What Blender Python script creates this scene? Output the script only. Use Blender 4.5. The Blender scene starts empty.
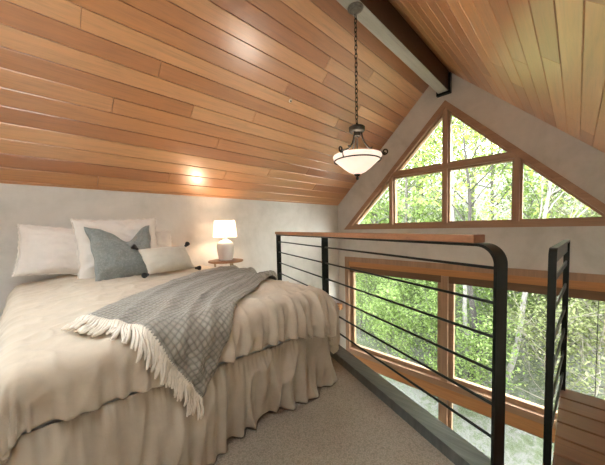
import bpy, bmesh, math, random
from mathutils import Vector, Matrix, noise
from mathutils.geometry import tessellate_polygon
PI = math.pi
SC = bpy.context.scene
COL = SC.collection
random.seed(7)

# ------------------------------------------------------------------ helpers
def V(*a): return Vector(a)
def sm(a, b, x):
    t = max(0.0, min(1.0, (x - a) / (b - a))); return t * t * (3 - 2 * t)
def lerp(a, b, t): return a + (b - a) * t

def obj(name, bm, mat, parent=None, smooth=False, angle=40, loc=None):
    me = bpy.data.meshes.new(name)
    bm.normal_update()
    bm.to_mesh(me); bm.free()
    if mat: me.materials.append(mat)
    if smooth:
        me.polygons.foreach_set('use_smooth', [True] * len(me.polygons))
        if angle < 180:
            me.set_sharp_from_angle(angle=math.radians(angle))
    o = bpy.data.objects.new(name, me)
    COL.objects.link(o)
    if loc: o.location = loc
    if parent: o.parent = parent
    return o

def thing(name, label, cat, loc=(0, 0, 0), rot=(0, 0, 0), group=None):
    o = bpy.data.objects.new(name, None); COL.objects.link(o)
    o.empty_display_size = .1
    o.location = loc; o.rotation_euler = rot
    o['label'] = label; o['category'] = cat
    if group: o['group'] = group
    return o
def tag(o, label, cat, group=None, kind=None):
    o['label'] = label; o['category'] = cat
    if group: o['group'] = group
    if kind: o['kind'] = kind
    return o
def struct(o):
    o['kind'] = 'structure'; return o
def rel(o, root):
    """move mesh built in world coordinates under root that sits at a location"""
    o.parent = root
    o.data.transform(root.matrix_basis.inverted())
    return o

def box(bm, x0, x1, y0, y1, z0, z1, bev=0.0, seg=1, M=None):
    g = bmesh.ops.create_cube(bm, size=1.0)
    vs = g['verts']
    for v in vs:
        v.co = V(lerp(x0, x1, v.co.x + .5), lerp(y0, y1, v.co.y + .5), lerp(z0, z1, v.co.z + .5))
    if bev > 0:
        es = list({e for v in vs for e in v.link_edges})
        r = bmesh.ops.bevel(bm, geom=es, offset=bev, segments=seg, affect='EDGES', profile=.5)
        vs = list({v for f in r['faces'] for v in f.verts} | {v for v in vs if v.is_valid})
    if M:
        for v in vs: v.co = M @ v.co
    return vs

def tube(bm, pts, r, n=10, caps=True, closed=False):
    """pts: list of Vector; r: number or list"""
    pts = [Vector(p) for p in pts]; N = len(pts)
    rs = r if isinstance(r, (list, tuple)) else [r] * N
    rings = []
    up = None
    for i in range(N):
        if closed: t = pts[(i + 1) % N] - pts[i - 1]
        else: t = pts[min(i + 1, N - 1)] - pts[max(i - 1, 0)]
        if t.length < 1e-9: t = V(0, 0, 1)
        t.normalize()
        if up is None:
            up = V(0, 0, 1) if abs(t.z) < .9 else V(1, 0, 0)
        a = t.cross(up)
        if a.length < 1e-6: a = t.cross(V(0, 1, 0))
        a.normalize(); b = a.cross(t).normalized(); up = b
        rings.append([bm.verts.new(pts[i] + (a * math.cos(2 * PI * k / n) + b * math.sin(2 * PI * k / n)) * rs[i]) for k in range(n)])
    M = N if closed else N - 1
    for i in range(M):
        A, B = rings[i], rings[(i + 1) % N]
        for k in range(n):
            bm.faces.new((A[k], B[k], B[(k + 1) % n], A[(k + 1) % n]))
    if caps and not closed:
        bm.faces.new(rings[0]); bm.faces.new(list(reversed(rings[-1])))

def lathe(bm, prof, n=40, c=(0, 0, 0), capb=True, capt=True):
    cx, cy, cz = c; rings = []
    for r, z in prof:
        if r < 1e-5: rings.append([bm.verts.new((cx, cy, cz + z))])
        else: rings.append([bm.verts.new((cx + r * math.cos(2 * PI * k / n), cy + r * math.sin(2 * PI * k / n), cz + z)) for k in range(n)])
    for A, B in zip(rings, rings[1:]):
        for k in range(n):
            k2 = (k + 1) % n
            if len(A) == 1 and len(B) == 1: continue
            if len(A) == 1: bm.faces.new((A[0], B[k], B[k2]))
            elif len(B) == 1: bm.faces.new((A[k], B[0], A[k2]))
            else: bm.faces.new((A[k], A[k2], B[k2], B[k]))
    if capb and len(rings[0]) > 1: bm.faces.new(list(reversed(rings[0])))
    if capt and len(rings[-1]) > 1: bm.faces.new(rings[-1])
    bmesh.ops.recalc_face_normals(bm, faces=bm.faces)

def prism(bm, loops, to3, d0, d1):
    """loops: outer + holes, 2D points; to3(p, d) -> Vector"""
    flat = [p for L in loops for p in L]
    tris = tessellate_polygon([[V(p[0], p[1], 0) for p in L] for L in loops])
    A = [bm.verts.new(to3(p, d0)) for p in flat]; B = [bm.verts.new(to3(p, d1)) for p in flat]
    for t in tris:
        bm.faces.new([A[i] for i in t]); bm.faces.new([B[i] for i in reversed(t)])
    k = 0
    for L in loops:
        n = len(L)
        for i in range(n):
            j = (i + 1) % n
            bm.faces.new((A[k + i], A[k + j], B[k + j], B[k + i]))
        k += n
    bmesh.ops.recalc_face_normals(bm, faces=bm.faces)
def toX(p, d): return V(d, p[0], p[1])       # polygon in (y,z), depth along x
def toY(p, d): return V(p[0], d, p[1])
def toZ(p, d): return V(p[0], p[1], d)

def poly_area(P): return sum(P[i][0] * P[(i + 1) % len(P)][1] - P[(i + 1) % len(P)][0] * P[i][1] for i in range(len(P))) / 2
def inset(P, d):
    if poly_area(P) < 0: P = P[::-1]
    n = len(P); out = []
    for i in range(n):
        p0, p1, p2 = (V(*P[i - 1]), V(*P[i]), V(*P[(i + 1) % n]))
        a = (p1 - p0).normalized(); b = (p2 - p1).normalized()
        na = V(-a.y, a.x); nb = V(-b.y, b.x)
        m = (na + nb); m = m / max(1e-6, m.dot(na))
        q = p1 + m * d; out.append((q.x, q.y))
    return out
def clip(P, ax, val, keep_less):
    out = []; s = 1 if keep_less else -1
    for i in range(len(P)):
        a, b = P[i], P[(i + 1) % len(P)]
        da, db = (val - a[ax]) * s, (val - b[ax]) * s
        if da >= 0: out.append(a)
        if da * db < 0:
            t = da / (da - db); out.append((lerp(a[0], b[0], t), lerp(a[1], b[1], t)))
    return out

def fbm(p, o=4, l=2.1, g=.5):
    s = 0; a = 1; q = Vector(p)
    for _ in range(o):
        s += a * noise.noise(q); q = q * l; a *= g
    return s

def ridged(p): 
    return 1 - abs(noise.noise(Vector(p)))

# ------------------------------------------------------------------ materials
def new_mat(name):
    m = bpy.data.materials.new(name); m.use_nodes = True
    nt = m.node_tree; b = nt.nodes['Principled BSDF']
    return m, nt, b
def N(nt, t, **k):
    n = nt.nodes.new(t)
    for a, v in k.items():
        if a in n.inputs.keys() if isinstance(a, str) else False: n.inputs[a].default_value = v
        else: setattr(n, a, v)
    return n
def coords(nt, out='Object', scale=(1, 1, 1), rot=(0, 0, 0)):
    tc = nt.nodes.new('ShaderNodeTexCoord'); mp = nt.nodes.new('ShaderNodeMapping')
    mp.inputs['Scale'].default_value = scale; mp.inputs['Rotation'].default_value = rot
    nt.links.new(tc.outputs[out], mp.inputs['Vector']); return mp.outputs['Vector']
def ntex(nt, vec, scale, detail=4, rough=.55, dist=0):
    n = nt.nodes.new('ShaderNodeTexNoise'); n.inputs['Scale'].default_value = scale
    n.inputs['Detail'].default_value = detail; n.inputs['Roughness'].default_value = rough
    n.inputs['Distortion'].default_value = dist
    nt.links.new(vec, n.inputs['Vector']); return n.outputs['Fac']
def ramp(nt, fac, stops):
    r = nt.nodes.new('ShaderNodeValToRGB'); e = r.color_ramp.elements
    while len(e) < len(stops): e.new(.5)
    for i, (p, c) in enumerate(stops):
        e[i].position = p; e[i].color = (*c, 1)
    nt.links.new(fac, r.inputs['Fac']); return r.outputs['Color']
def mixc(nt, fac, a, b, mode='MIX'):
    m = nt.nodes.new('ShaderNodeMix'); m.data_type = 'RGBA'; m.blend_type = mode
    for s, v in ((0, fac), (6, a), (7, b)):
        if hasattr(v, 'links') or hasattr(v, 'is_linked'): nt.links.new(v, m.inputs[s])
        elif isinstance(v, tuple): m.inputs[s].default_value = (*v, 1)
        else: m.inputs[s].default_value = v
    return m.outputs[2]
def mth(nt, op, a, b=None, c=None):
    m = nt.nodes.new('ShaderNodeMath'); m.operation = op
    for i, v in enumerate((a, b, c)):
        if v is None: continue
        if hasattr(v, 'is_linked'): nt.links.new(v, m.inputs[i])
        else: m.inputs[i].default_value = v
    return m.outputs[0]
def bump(nt, b, h, strength=.3, dist=.01):
    n = nt.nodes.new('ShaderNodeBump'); n.inputs['Strength'].default_value = strength; n.inputs['Distance'].default_value = dist
    nt.links.new(h, n.inputs['Height']); nt.links.new(n.outputs['Normal'], b.inputs['Normal'])
def simple(name, col, rough=.5, metal=0, nscale=None, namp=.12, bstr=0, bdist=.005, spec=None, emit=None, estr=0):
    m, nt, b = new_mat(name)
    b.inputs['Roughness'].default_value = rough; b.inputs['Metallic'].default_value = metal
    if spec is not None: b.inputs['Specular IOR Level'].default_value = spec
    if nscale:
        f = ntex(nt, coords(nt), nscale)
        lo = tuple(c * (1 - namp) for c in col); hi = tuple(min(1, c * (1 + namp)) for c in col)
        nt.links.new(ramp(nt, f, [(.3, lo), (.7, hi)]), b.inputs['Base Color'])
        if bstr: bump(nt, b, f, bstr, bdist)
    else: b.inputs['Base Color'].default_value = (*col, 1)
    if emit:
        b.inputs['Emission Color'].default_value = (*emit, 1); b.inputs['Emission Strength'].default_value = estr
    return m

def plaster(name, a, b_, c):
    m, nt, b = new_mat(name); v = coords(nt)
    f = ntex(nt, v, 1.6, 6, .62, .6); g = ntex(nt, v, 9, 5, .6)
    col = ramp(nt, mth(nt, 'ADD', mth(nt, 'MULTIPLY', f, .75), mth(nt, 'MULTIPLY', g, .25)), [(.33, a), (.5, b_), (.68, c)])
    nt.links.new(col, b.inputs['Base Color']); b.inputs['Roughness'].default_value = .8
    bump(nt, b, mth(nt, 'ADD', mth(nt, 'MULTIPLY', f, 1.0), mth(nt, 'MULTIPLY', g, .35)), .35, .02)
    return m
M_plaster = plaster('plaster', (.56, .54, .495), (.67, .645, .605), (.75, .72, .68))

def board_mat(name, stops, rough, grain=1.0, axis='x', attr=True, coat=.0, gdark=.72):
    """wood with the grain running along one axis; a per-board random value picks the board's tone"""
    m, nt, b = new_mat(name)
    sc = {'x': (1.3, 22, 22), 'y': (22, 1.3, 22), 'z': (22, 22, 1.3)}[axis]
    v = coords(nt, 'Object', sc)
    if attr:
        at = nt.nodes.new('ShaderNodeAttribute'); at.attribute_name = 'rnd'
        off = nt.nodes.new('ShaderNodeVectorMath'); off.operation = 'MULTIPLY_ADD'
        cmb = nt.nodes.new('ShaderNodeCombineXYZ')
        for i in range(3): nt.links.new(at.outputs['Fac'], cmb.inputs[i])
        nt.links.new(cmb.outputs[0], off.inputs[0]); off.inputs[1].default_value = (37, 51, 23); nt.links.new(v, off.inputs[2])
        v = off.outputs[0]
        base = ramp(nt, at.outputs['Fac'], stops)
    else:
        f0 = ntex(nt, v, .35, 2); base = ramp(nt, f0, stops)
    g = ntex(nt, v, 1.0, 8, .68, 1.2 * grain); g2 = ntex(nt, v, 5.0, 3, .6, .3)
    gg = mth(nt, 'ADD', mth(nt, 'MULTIPLY', g, .7), mth(nt, 'MULTIPLY', g2, .3))
    shade = ramp(nt, gg, [(.32, (gdark,) * 3), (.5, (.95,) * 3), (.68, (1.08, 1.06, 1.02))])
    nt.links.new(mixc(nt, 1.0, base, shade, 'MULTIPLY'), b.inputs['Base Color'])
    b.inputs['Roughness'].default_value = rough
    b.inputs['Coat Weight'].default_value = coat; b.inputs['Coat Roughness'].default_value = .3; b.inputs['Coat IOR'].default_value = 2.0
    bump(nt, b, gg, .08, .004)
    return m
FIR = [(0, (.44, .165, .056)), (.3, (.56, .24, .085)), (.6, (.66, .315, .125)), (1, (.76, .41, .185))]
M_ceil = board_mat('cedar_boards', FIR, .40, coat=1.0)
M_land = board_mat('landing_boards', [(0, (.17, .072, .032)), (.5, (.23, .10, .045)), (1, (.29, .13, .062))], .3, axis='y', coat=.3)
M_trimy = board_mat('fir_trim_horizontal', [(.3, (.37, .22, .135)), (.7, (.46, .285, .18))], .42, axis='y', attr=False)
M_trimz = board_mat('fir_trim_vertical', [(.3, (.37, .22, .135)), (.7, (.46, .285, .18))], .42, axis='z', attr=False)
M_sash = board_mat('fir_sash', [(.3, (.34, .21, .125)), (.7, (.42, .26, .155))], .42, axis='y', attr=False)
M_head = board_mat('fir_header', [(.3, (.50, .22, .075)), (.7, (.60, .28, .11))], .4, axis='y', attr=False)
M_shade = board_mat('woven_shade', [(.3, (.16, .085, .045)), (.7, (.22, .12, .065))], .75, axis='y', attr=False)
M_beam = board_mat('stained_beam', [(.3, (.04, .022, .011)), (.7, (.062, .034, .017))], .4, axis='x', attr=False, coat=.1)
M_cap = board_mat('oak_handrail', [(.3, (.34, .15, .07)), (.7, (.43, .20, .10))], .4, axis='y', attr=False)
M_table = board_mat('walnut_top', [(.3, (.28, .15, .08)), (.7, (.36, .20, .11))], .45, axis='x', attr=False)
M_iron = simple('blackened_steel', (.018, .021, .018), .34, .6, 30, .2)
M_bronze = simple('aged_bronze', (.045, .038, .03), .55, .7, 40, .25)
M_pewter = simple('pewter_canopy', (.20, .20, .18), .45, .7, 40, .2)
M_brass = simple('brass_leg', (.30, .23, .15), .45, .5)
M_curb = None

def curb_mat():
    m, nt, b = new_mat('grey_painted_curb')
    f = ntex(nt, coords(nt, 'Object', (40, 3, 3), (0, 0, math.radians(-22))), 1.5, 6, .6, .5)
    nt.links.new(ramp(nt, f, [(.3, (.06, .065, .058)), (.7, (.125, .13, .117))]), b.inputs['Base Color'])
    b.inputs['Roughness'].default_value = .38; bump(nt, b, f, .25, .004); return m
M_curb = curb_mat()

def carpet_mat():
    m, nt, b = new_mat('loop_carpet'); v = coords(nt)
    vo = nt.nodes.new('ShaderNodeTexVoronoi'); vo.inputs['Scale'].default_value = 150; nt.links.new(v, vo.inputs['Vector'])
    g = ntex(nt, v, 3, 4); h = ntex(nt, v, 110, 2)
    c1 = ramp(nt, vo.outputs['Distance'], [(.0, (.48, .425, .345)), (.8, (.31, .272, .215))])
    c2 = ramp(nt, mth(nt, 'ADD', mth(nt, 'MULTIPLY', g, .5), mth(nt, 'MULTIPLY', h, .5)), [(.3, (.82, .82, .82)), (.7, (1.12, 1.1, 1.08))])
    nt.links.new(mixc(nt, 1.0, c1, c2, 'MULTIPLY'), b.inputs['Base Color']); b.inputs['Roughness'].default_value = .95
    b.inputs['Specular IOR Level'].default_value = .1
    inv = mth(nt, 'SUBTRACT', 1.0, vo.outputs['Distance']); bump(nt, b, inv, .6, .005); return m
M_carpet = carpet_mat()

def cloth(name, col, amp=.08, weave=900, wr=14, bstr=.25, sheen=.25, rough=.85, speck=0.0, speckcol=None):
    m, nt, b = new_mat(name); v = coords(nt)
    f = ntex(nt, v, wr, 5, .6, .4); w = ntex(nt, v, weave, 2)
    lo = tuple(c * (1 - amp) for c in col); hi = tuple(min(1, c * (1 + amp)) for c in col)
    c1 = ramp(nt, f, [(.3, lo), (.7, hi)])
    if speck:
        s = ntex(nt, v, 75, 5, .75, .3)
        c1 = mixc(nt, mth(nt, 'MULTIPLY', mth(nt, 'GREATER_THAN', s, .53), speck), c1, speckcol)
    nt.links.new(c1, b.inputs['Base Color']); b.inputs['Roughness'].default_value = rough
    b.inputs['Sheen Weight'].default_value = sheen; b.inputs['Specular IOR Level'].default_value = .25
    bump(nt, b, mth(nt, 'ADD', mth(nt, 'MULTIPLY', f, 1.0), mth(nt, 'MULTIPLY', w, .06)), bstr, .012); return m
M_duvet = cloth('linen_duvet', (.57, .485, .37))
M_skirt = cloth('linen_skirt', (.50, .43, .33), wr=10)
M_white = cloth('white_cotton', (.80, .755, .70), .04)
M_blue = cloth('blue_grey_jacquard', (.23, .252, .24), .1, speck=.6, speckcol=(.33, .35, .33))
M_lumb = cloth('ivory_linen', (.64, .605, .52), .05)
M_mattress = cloth('mattress_ticking', (.50, .53, .53), .04)
M_fringe = cloth('ivory_fringe', (.80, .73, .62), .1, wr=40)
M_black = cloth('black_yarn', (.022, .02, .018), .3, wr=60)

def throw_mat():
    m, nt, b = new_mat('waffle_weave')
    tc = nt.nodes.new('ShaderNodeTexCoord'); sep = nt.nodes.new('ShaderNodeSeparateXYZ')
    nz = nt.nodes.new('ShaderNodeTexNoise'); nz.inputs['Scale'].default_value = 5; nt.links.new(tc.outputs['UV'], nz.inputs['Vector'])
    wob = nt.nodes.new('ShaderNodeVectorMath'); wob.operation = 'MULTIPLY_ADD'
    nt.links.new(nz.outputs['Color'], wob.inputs[0]); wob.inputs[1].default_value = (.03, .03, 0); nt.links.new(tc.outputs['UV'], wob.inputs[2])
    nt.links.new(wob.outputs[0], sep.inputs[0])
    k = 2 * PI / .021
    a = mth(nt, 'ABSOLUTE', mth(nt, 'SINE', mth(nt, 'MULTIPLY', sep.outputs[0], k / 2)))
    c = mth(nt, 'ABSOLUTE', mth(nt, 'SINE', mth(nt, 'MULTIPLY', sep.outputs[1], k / 2)))
    h = mth(nt, 'POWER', mth(nt, 'MULTIPLY', a, c), .45)
    f = ntex(nt, tc.outputs['UV'], 28, 4, .7)
    t = mth(nt, 'ADD', mth(nt, 'MULTIPLY', h, .6), mth(nt, 'MULTIPLY', f, .65))
    nt.links.new(ramp(nt, t, [(.25, (.17, .155, .125)), (.62, (.285, .265, .22)), (.95, (.38, .355, .30))]), b.inputs['Base Color'])
    b.inputs['Roughness'].default_value = .9; b.inputs['Sheen Weight'].default_value = .3; b.inputs['Specular IOR Level'].default_value = .2
    bump(nt, b, h, .7, .006); return m
M_throw = throw_mat()

def glass_mat():
    m = bpy.data.materials.new('window_glass'); m.use_nodes = True; nt = m.node_tree
    for n in list(nt.nodes): nt.nodes.remove(n)
    out = nt.nodes.new('ShaderNodeOutputMaterial'); mx = nt.nodes.new('ShaderNodeMixShader')
    tr = nt.nodes.new('ShaderNodeBsdfTransparent'); gl = nt.nodes.new('ShaderNodeBsdfGlossy')
    tr.inputs['Color'].default_value = (.93, .95, .93, 1); gl.inputs['Roughness'].default_value = .02
    lw = nt.nodes.new('ShaderNodeLayerWeight'); lw.inputs['Blend'].default_value = .12
    nt.links.new(mth(nt, 'MULTIPLY', lw.outputs['Fresnel'], .5), mx.inputs[0]); nt.links.new(tr.outputs[0], mx.inputs[1]); nt.links.new(gl.outputs[0], mx.inputs[2])
    nt.links.new(mx.outputs[0], out.inputs[0]); return m
M_glass = glass_mat()

def glow(name, col, strength, var=None, vscale=10, trans=0.0):
    m, nt, b = new_mat(name); b.inputs['Base Color'].default_value = (.8, .76, .7, 1); b.inputs['Roughness'].default_value = .3
    if var:
        f = ntex(nt, coords(nt), vscale, 5, .6, 1.5)
        nt.links.new(ramp(nt, f, [(.35, var), (.65, col)]), b.inputs['Emission Color'])
    else: b.inputs['Emission Color'].default_value = (*col, 1)
    b.inputs['Emission Strength'].default_value = strength
    return m
M_bowl = glow('alabaster_bowl', (1.0, .80, .66), .37, (.95, .66, .52), 9)
M_lshade = glow('lit_lamp_shade', (1.0, .84, .68), .35)
def make_translucent(m, col, fac):
    nt = m.node_tree; b = nt.nodes['Principled BSDF']; t = nt.nodes.new('ShaderNodeBsdfTranslucent'); t.inputs['Color'].default_value = (*col, 1)
    mx = nt.nodes.new('ShaderNodeMixShader'); mx.inputs[0].default_value = fac
    nt.links.new(b.outputs[0], mx.inputs[1]); nt.links.new(t.outputs[0], mx.inputs[2]); nt.links.new(mx.outputs[0], nt.nodes['Material Output'].inputs[0])
make_translucent(M_lshade, (.85, .74, .62), .45)
M_lbase = simple('white_ceramic', (.80, .77, .74), .35)

def leaf_mat(name, a, b_, c, tr=.45):
    m, nt, b = new_mat(name)
    at = nt.nodes.new('ShaderNodeAttribute'); at.attribute_name = 'rnd'
    col = ramp(nt, at.outputs['Fac'], [(0, a), (.5, b_), (1, c)])
    nt.links.new(col, b.inputs['Base Color']); b.inputs['Roughness'].default_value = .6; b.inputs['Specular IOR Level'].default_value = .2
    t = nt.nodes.new('ShaderNodeBsdfTranslucent'); nt.links.new(col, t.inputs['Color'])
    mx = nt.nodes.new('ShaderNodeMixShader'); mx.inputs[0].default_value = tr
    nt.links.new(b.outputs[0], mx.inputs[1]); nt.links.new(t.outputs[0], mx.inputs[2])
    nt.links.new(mx.outputs[0], nt.nodes['Material Output'].inputs[0]); return m
M_leafA = leaf_mat('spring_leaf', (.15, .21, .035), (.27, .34, .075), (.40, .46, .17))
M_leafB = leaf_mat('mid_green_leaf', (.10, .155, .035), (.18, .25, .07), (.28, .35, .14))
M_leafC = leaf_mat('dry_olive_leaf', (.10, .12, .04), (.17, .19, .075), (.26, .28, .14))
M_barkd = simple('dark_bark', (.035, .03, .026), .9, 0, 12, .3)
M_barkl = simple('pale_bark', (.20, .185, .17), .85, 0, 12, .25)
M_barkt = simple('tan_twig', (.15, .135, .105), .85)
M_barkm = simple('grey_bark', (.09, .08, .07), .9, 0, 12, .3)

# ------------------------------------------------------------------ key dimensions (metres)
KZ = 1.44; SL = .95; RY = -1.80; RZ = KZ - SL * RY           # knee wall height, roof slope, ridge
YR = 2 * RY; XB = -6.6; ZL = -2.75                            # right wall, back wall, lower floor
LX0, LM = -1.583, .41                                        # loft edge line x = LX0 + LM*y
def edge_x(y): return LX0 + LM * y
RD = V(LM, 1, 0).normalized() * -1                            # along railing, knee wall -> camera
RN = V(1, -LM, 0).normalized()                                # outwards over the void

# ------------------------------------------------------------------ shell
def gable(name, x0, x1, holes):
    bm = bmesh.new()
    outer = [(.0, ZL - .3), (.0, KZ + .03), (RY, RZ + .03), (YR, KZ + .03), (YR, ZL - .3)]
    prism(bm, [outer] + holes, toX, x0, x1)
    return struct(obj(name, bm, M_plaster))
AY = -1.84; WW = 1.695; WB = 1.0; WT = 2.715
TRI = [(AY + WW, WB), (AY, WT), (AY - WW, WB)]
TRI_H = inset(TRI, .05)
LOW_H = [(-.2, -2.62), (-.2, .46), (-3.48, .46), (-3.48, -2.62)]
gable('wall_front', 0, .22, [TRI_H, LOW_H])
gable('wall_back', XB - .2, XB, [])
bm = bmesh.new(); box(bm, XB - .2, .22, 0, .2, ZL - .3, KZ + .01); struct(obj('wall_left', bm, M_plaster))
bm = bmesh.new(); box(bm, XB - .2, .22, YR - .2, YR, ZL - .3, KZ + .01); struct(obj('wall_right', bm, M_plaster))
# carpeted loft floor with its diagonal edge
bm = bmesh.new()
prism(bm, [[(XB, 0), (edge_x(0), 0), (edge_x(-2.97), -2.97), (edge_x(-2.97), YR), (XB, YR)]], toZ, -.28, 0)
struct(obj('floor', bm, M_carpet))
# lower storey floor
bm = bmesh.new(); box(bm, XB - .2, .22, YR - .2, .2, ZL - .2, ZL); struct(obj('floor_lower', bm, M_carpet))

def boards(bm, a0, a1, widths, place, seed, lmin=1.6, lmax=3.2, th=.018, gap=.004, joints=None, hole=None):
    """boards along a (0..1 axis metres), stacked over widths; place(a, s, d)->Vector"""
    rnd = random.Random(seed); lay = bm.faces.layers.float.new('rnd')
    s = 0
    for i, w in enumerate(widths):
        cuts = [a0]
        if joints and i in joints: cuts += [c for c in joints[i] if a0 < c < a1]
        else:
            c = a0 + rnd.uniform(.3, lmax)
            while c < a1 - .25: cuts.append(c); c += rnd.uniform(lmin, lmax)
        if hole and hole[0] <= i < hole[1]: cuts = [c for c in cuts if not hole[2] - .2 < c < hole[3] + .2] + [hole[2], hole[3]]; cuts.sort()
        cuts.append(a1)
        for u, v in zip(cuts, cuts[1:]):
            if hole and hole[0] <= i < hole[1] and hole[2] - .01 < u and v < hole[3] + .01: continue
            r = rnd.random()
            g = gap / 2; b = .003
            A = [(u + g * .5, s + g), (v - g * .5, s + g), (v - g * .5, s + w - g), (u + g * .5, s + w - g)]
            I = [(u + g * .5 + b * .5, s + g + b), (v - g * .5 - b * .5, s + g + b), (v - g * .5 - b * .5, s + w - g - b), (u + g * .5 + b * .5, s + w - g - b)]
            top = [bm.verts.new(place(p[0], p[1], th)) for p in A]
            mid = [bm.verts.new(place(p[0], p[1], b)) for p in A]
            low = [bm.verts.new(place(p[0], p[1], 0)) for p in I]
            fs = [bm.faces.new(low)]
            for k in range(4):
                k2 = (k + 1) % 4
                fs.append(bm.faces.new((low[k], mid[k], mid[k2], low[k2])))
                fs.append(bm.faces.new((mid[k], top[k], top[k2], mid[k2])))
            for f in fs: f[lay] = r
        s += w
NL = math.hypot(1, SL)
def place_left(a, s, d):   # s measured up the slope from the knee wall, d into the roof
    return V(a, -s / NL, KZ + s * SL / NL) + V(0, SL, 1) / NL * d
def place_right(a, s, d):
    return V(a, YR + s / NL, KZ + s * SL / NL) + V(0, -SL, 1) / NL * d
span = -RY * NL; bw = .1235
ws = []
s = .03; ws.append(.03)
while s + bw < span: ws.append(bw); s += bw
ws.append(span - s)
bm = bmesh.new()
J = {1: [-5.2, -3.60], 2: [-4.9, -3.02], 3: [-4.4, -2.43, -.9], 4: [-5.6, -1.86], 5: [-4.7, -1.23], 7: [-4.9, -3.56, -.6], 8: [-5.4, -2.98], 9: [-4.6, -2.38], 10: [-5.9, -3.3, -1.1]}
FILL_SKL = (6, 16, -5.8, -4.4)  # opening for an added skylight, out of view, to let in fill light
boards(bm, XB, 0.0, ws, place_left, 11, 1.8, 3.6, joints=J, hole=FILL_SKL)
ceil_l = bm
lay2 = None
FILL_SKY = (9, 15, -4.6, -3.7)  # right slope: second invented skylight opening, also for fill light
bm2 = bmesh.new()
boards(bm2, XB, 0.0, ws, place_right, 5, 1.8, 3.6, joints={2: [-4.4, -2.43], 3: [-3.9, -1.73], 4: [-4.6, -1.07], 6: [-4.1, -.7]}, hole=FILL_SKY)
me_t = bpy.data.meshes.new('tmp'); bm2.to_mesh(me_t); bm2.free()
bm.from_mesh(me_t); bpy.data.meshes.remove(me_t)
bmesh.ops.recalc_face_normals(bm, faces=bm.faces)
lay = bm.faces.layers.float['rnd']
# roof deck above the boards
def sky_poly(h): 
    a, b = .03 + (h[0] - 1) * bw, .03 + (h[1] - 1) * bw
    return [(h[2], a), (h[3], a), (h[3], b), (h[2], b)]
for pl, hl in ((place_left, [sky_poly(FILL_SKL)]), (place_right, [sky_poly(FILL_SKY)])):
    k0 = len(bm.faces)
    prism(bm, [[(XB - .2, -.3), (.22, -.3), (.22, span + .02), (XB - .2, span + .02)]] + hl, lambda p, d: pl(p[0], p[1], d), .018, .17)
    bm.faces.ensure_lookup_table()
    for f in bm.faces[k0:]: f[lay] = .1
ceiling = struct(obj('ceiling', bm, M_ceil))

# ridge beam with its steel hanger
bm = bmesh.new(); box(bm, XB, -.002, -1.889, -1.763, 2.817, 3.085, .004)
beam = struct(obj('ridge_beam', bm, M_beam))
bm = bmesh.new()
box(bm, -.055, 0, -1.915, -1.737, 2.785, 2.815, .003)
box(bm, -.055, 0, -1.915, -1.891, 2.785, 3.04, .003); box(bm, -.055, 0, -1.761, -1.737, 2.785, 3.04, .003)
obj('bracket', bm, M_iron, beam)
bm = bmesh.new(); box(bm, XB, -.056, -1.888, -1.764, 2.811, 2.8168, .001)  # thin separate layer gives the beam's underside a pale grey green tone
o = obj('underside_layer', bm, board_mat('pale_grey_green', [(.3, (.36, .375, .345)), (.7, (.46, .475, .44))], .4, axis='x', attr=False), beam); o['label'] = 'pale grey green underside of the beam'

# ------------------------------------------------------------------ windows
def ring(bm, P, d, x0, x1): prism(bm, [P, inset(P, d)], toX, x0, x1)
def window(name): 
    o = bpy.data.objects.new(name, None); COL.objects.link(o); return struct(o)
w1 = window('window_1')
bm = bmesh.new(); ring(bm, TRI, .068, -.022, .10); obj('casing', bm, M_trimy, w1)
T1 = inset(TRI, .068)
ys = (-1.048, -2.621); HZ = 1.843; hw = .026
def bar(poly, x0, x1, mat, name, par):
    bm = bmesh.new(); prism(bm, [poly], toX, x0, x1); obj(name, bm, mat, par)
def band(P, ax, c, h): return clip(clip(P, ax, c + h, True), ax, c - h, False)
bar(band(T1, 1, HZ, .032), -.004, .10, M_trimy, 'mullion', w1)
Tlow = clip(T1, 1, HZ - .032, True); Tup = clip(T1, 1, HZ + .032, False)
for y in ys: bar(band(Tlow, 0, y, hw), -.003, .10, M_trimz, 'mullion', w1)
bar(band(Tlow, 0, AY, hw), -.003, .10, M_trimz, 'mullion', w1)
bar(band(Tup, 0, AY, hw), -.003, .10, M_trimz, 'mullion', w1)
cells = [clip(Tlow, 0, ys[0] + hw, False),
         clip(clip(Tlow, 0, ys[0] - hw, True), 0, AY + hw, False),
         clip(clip(Tlow, 0, AY - hw, True), 0, ys[1] + hw, False),
         clip(Tlow, 0, ys[1] - hw, True),
         clip(Tup, 0, AY + hw, False), clip(Tup, 0, AY - hw, True)]
def pane(P, par, sash=.024, xs=.035, mat=M_sash):
    bm = bmesh.new(); ring(bm, P, sash, xs, .11); obj('sash', bm, mat, par)
    bm = bmesh.new(); prism(bm, [inset(P, sash - .006)], toX, .072, .078); obj('glass', bm, M_glass, par)
for P in cells: pane(P, w1)

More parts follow.
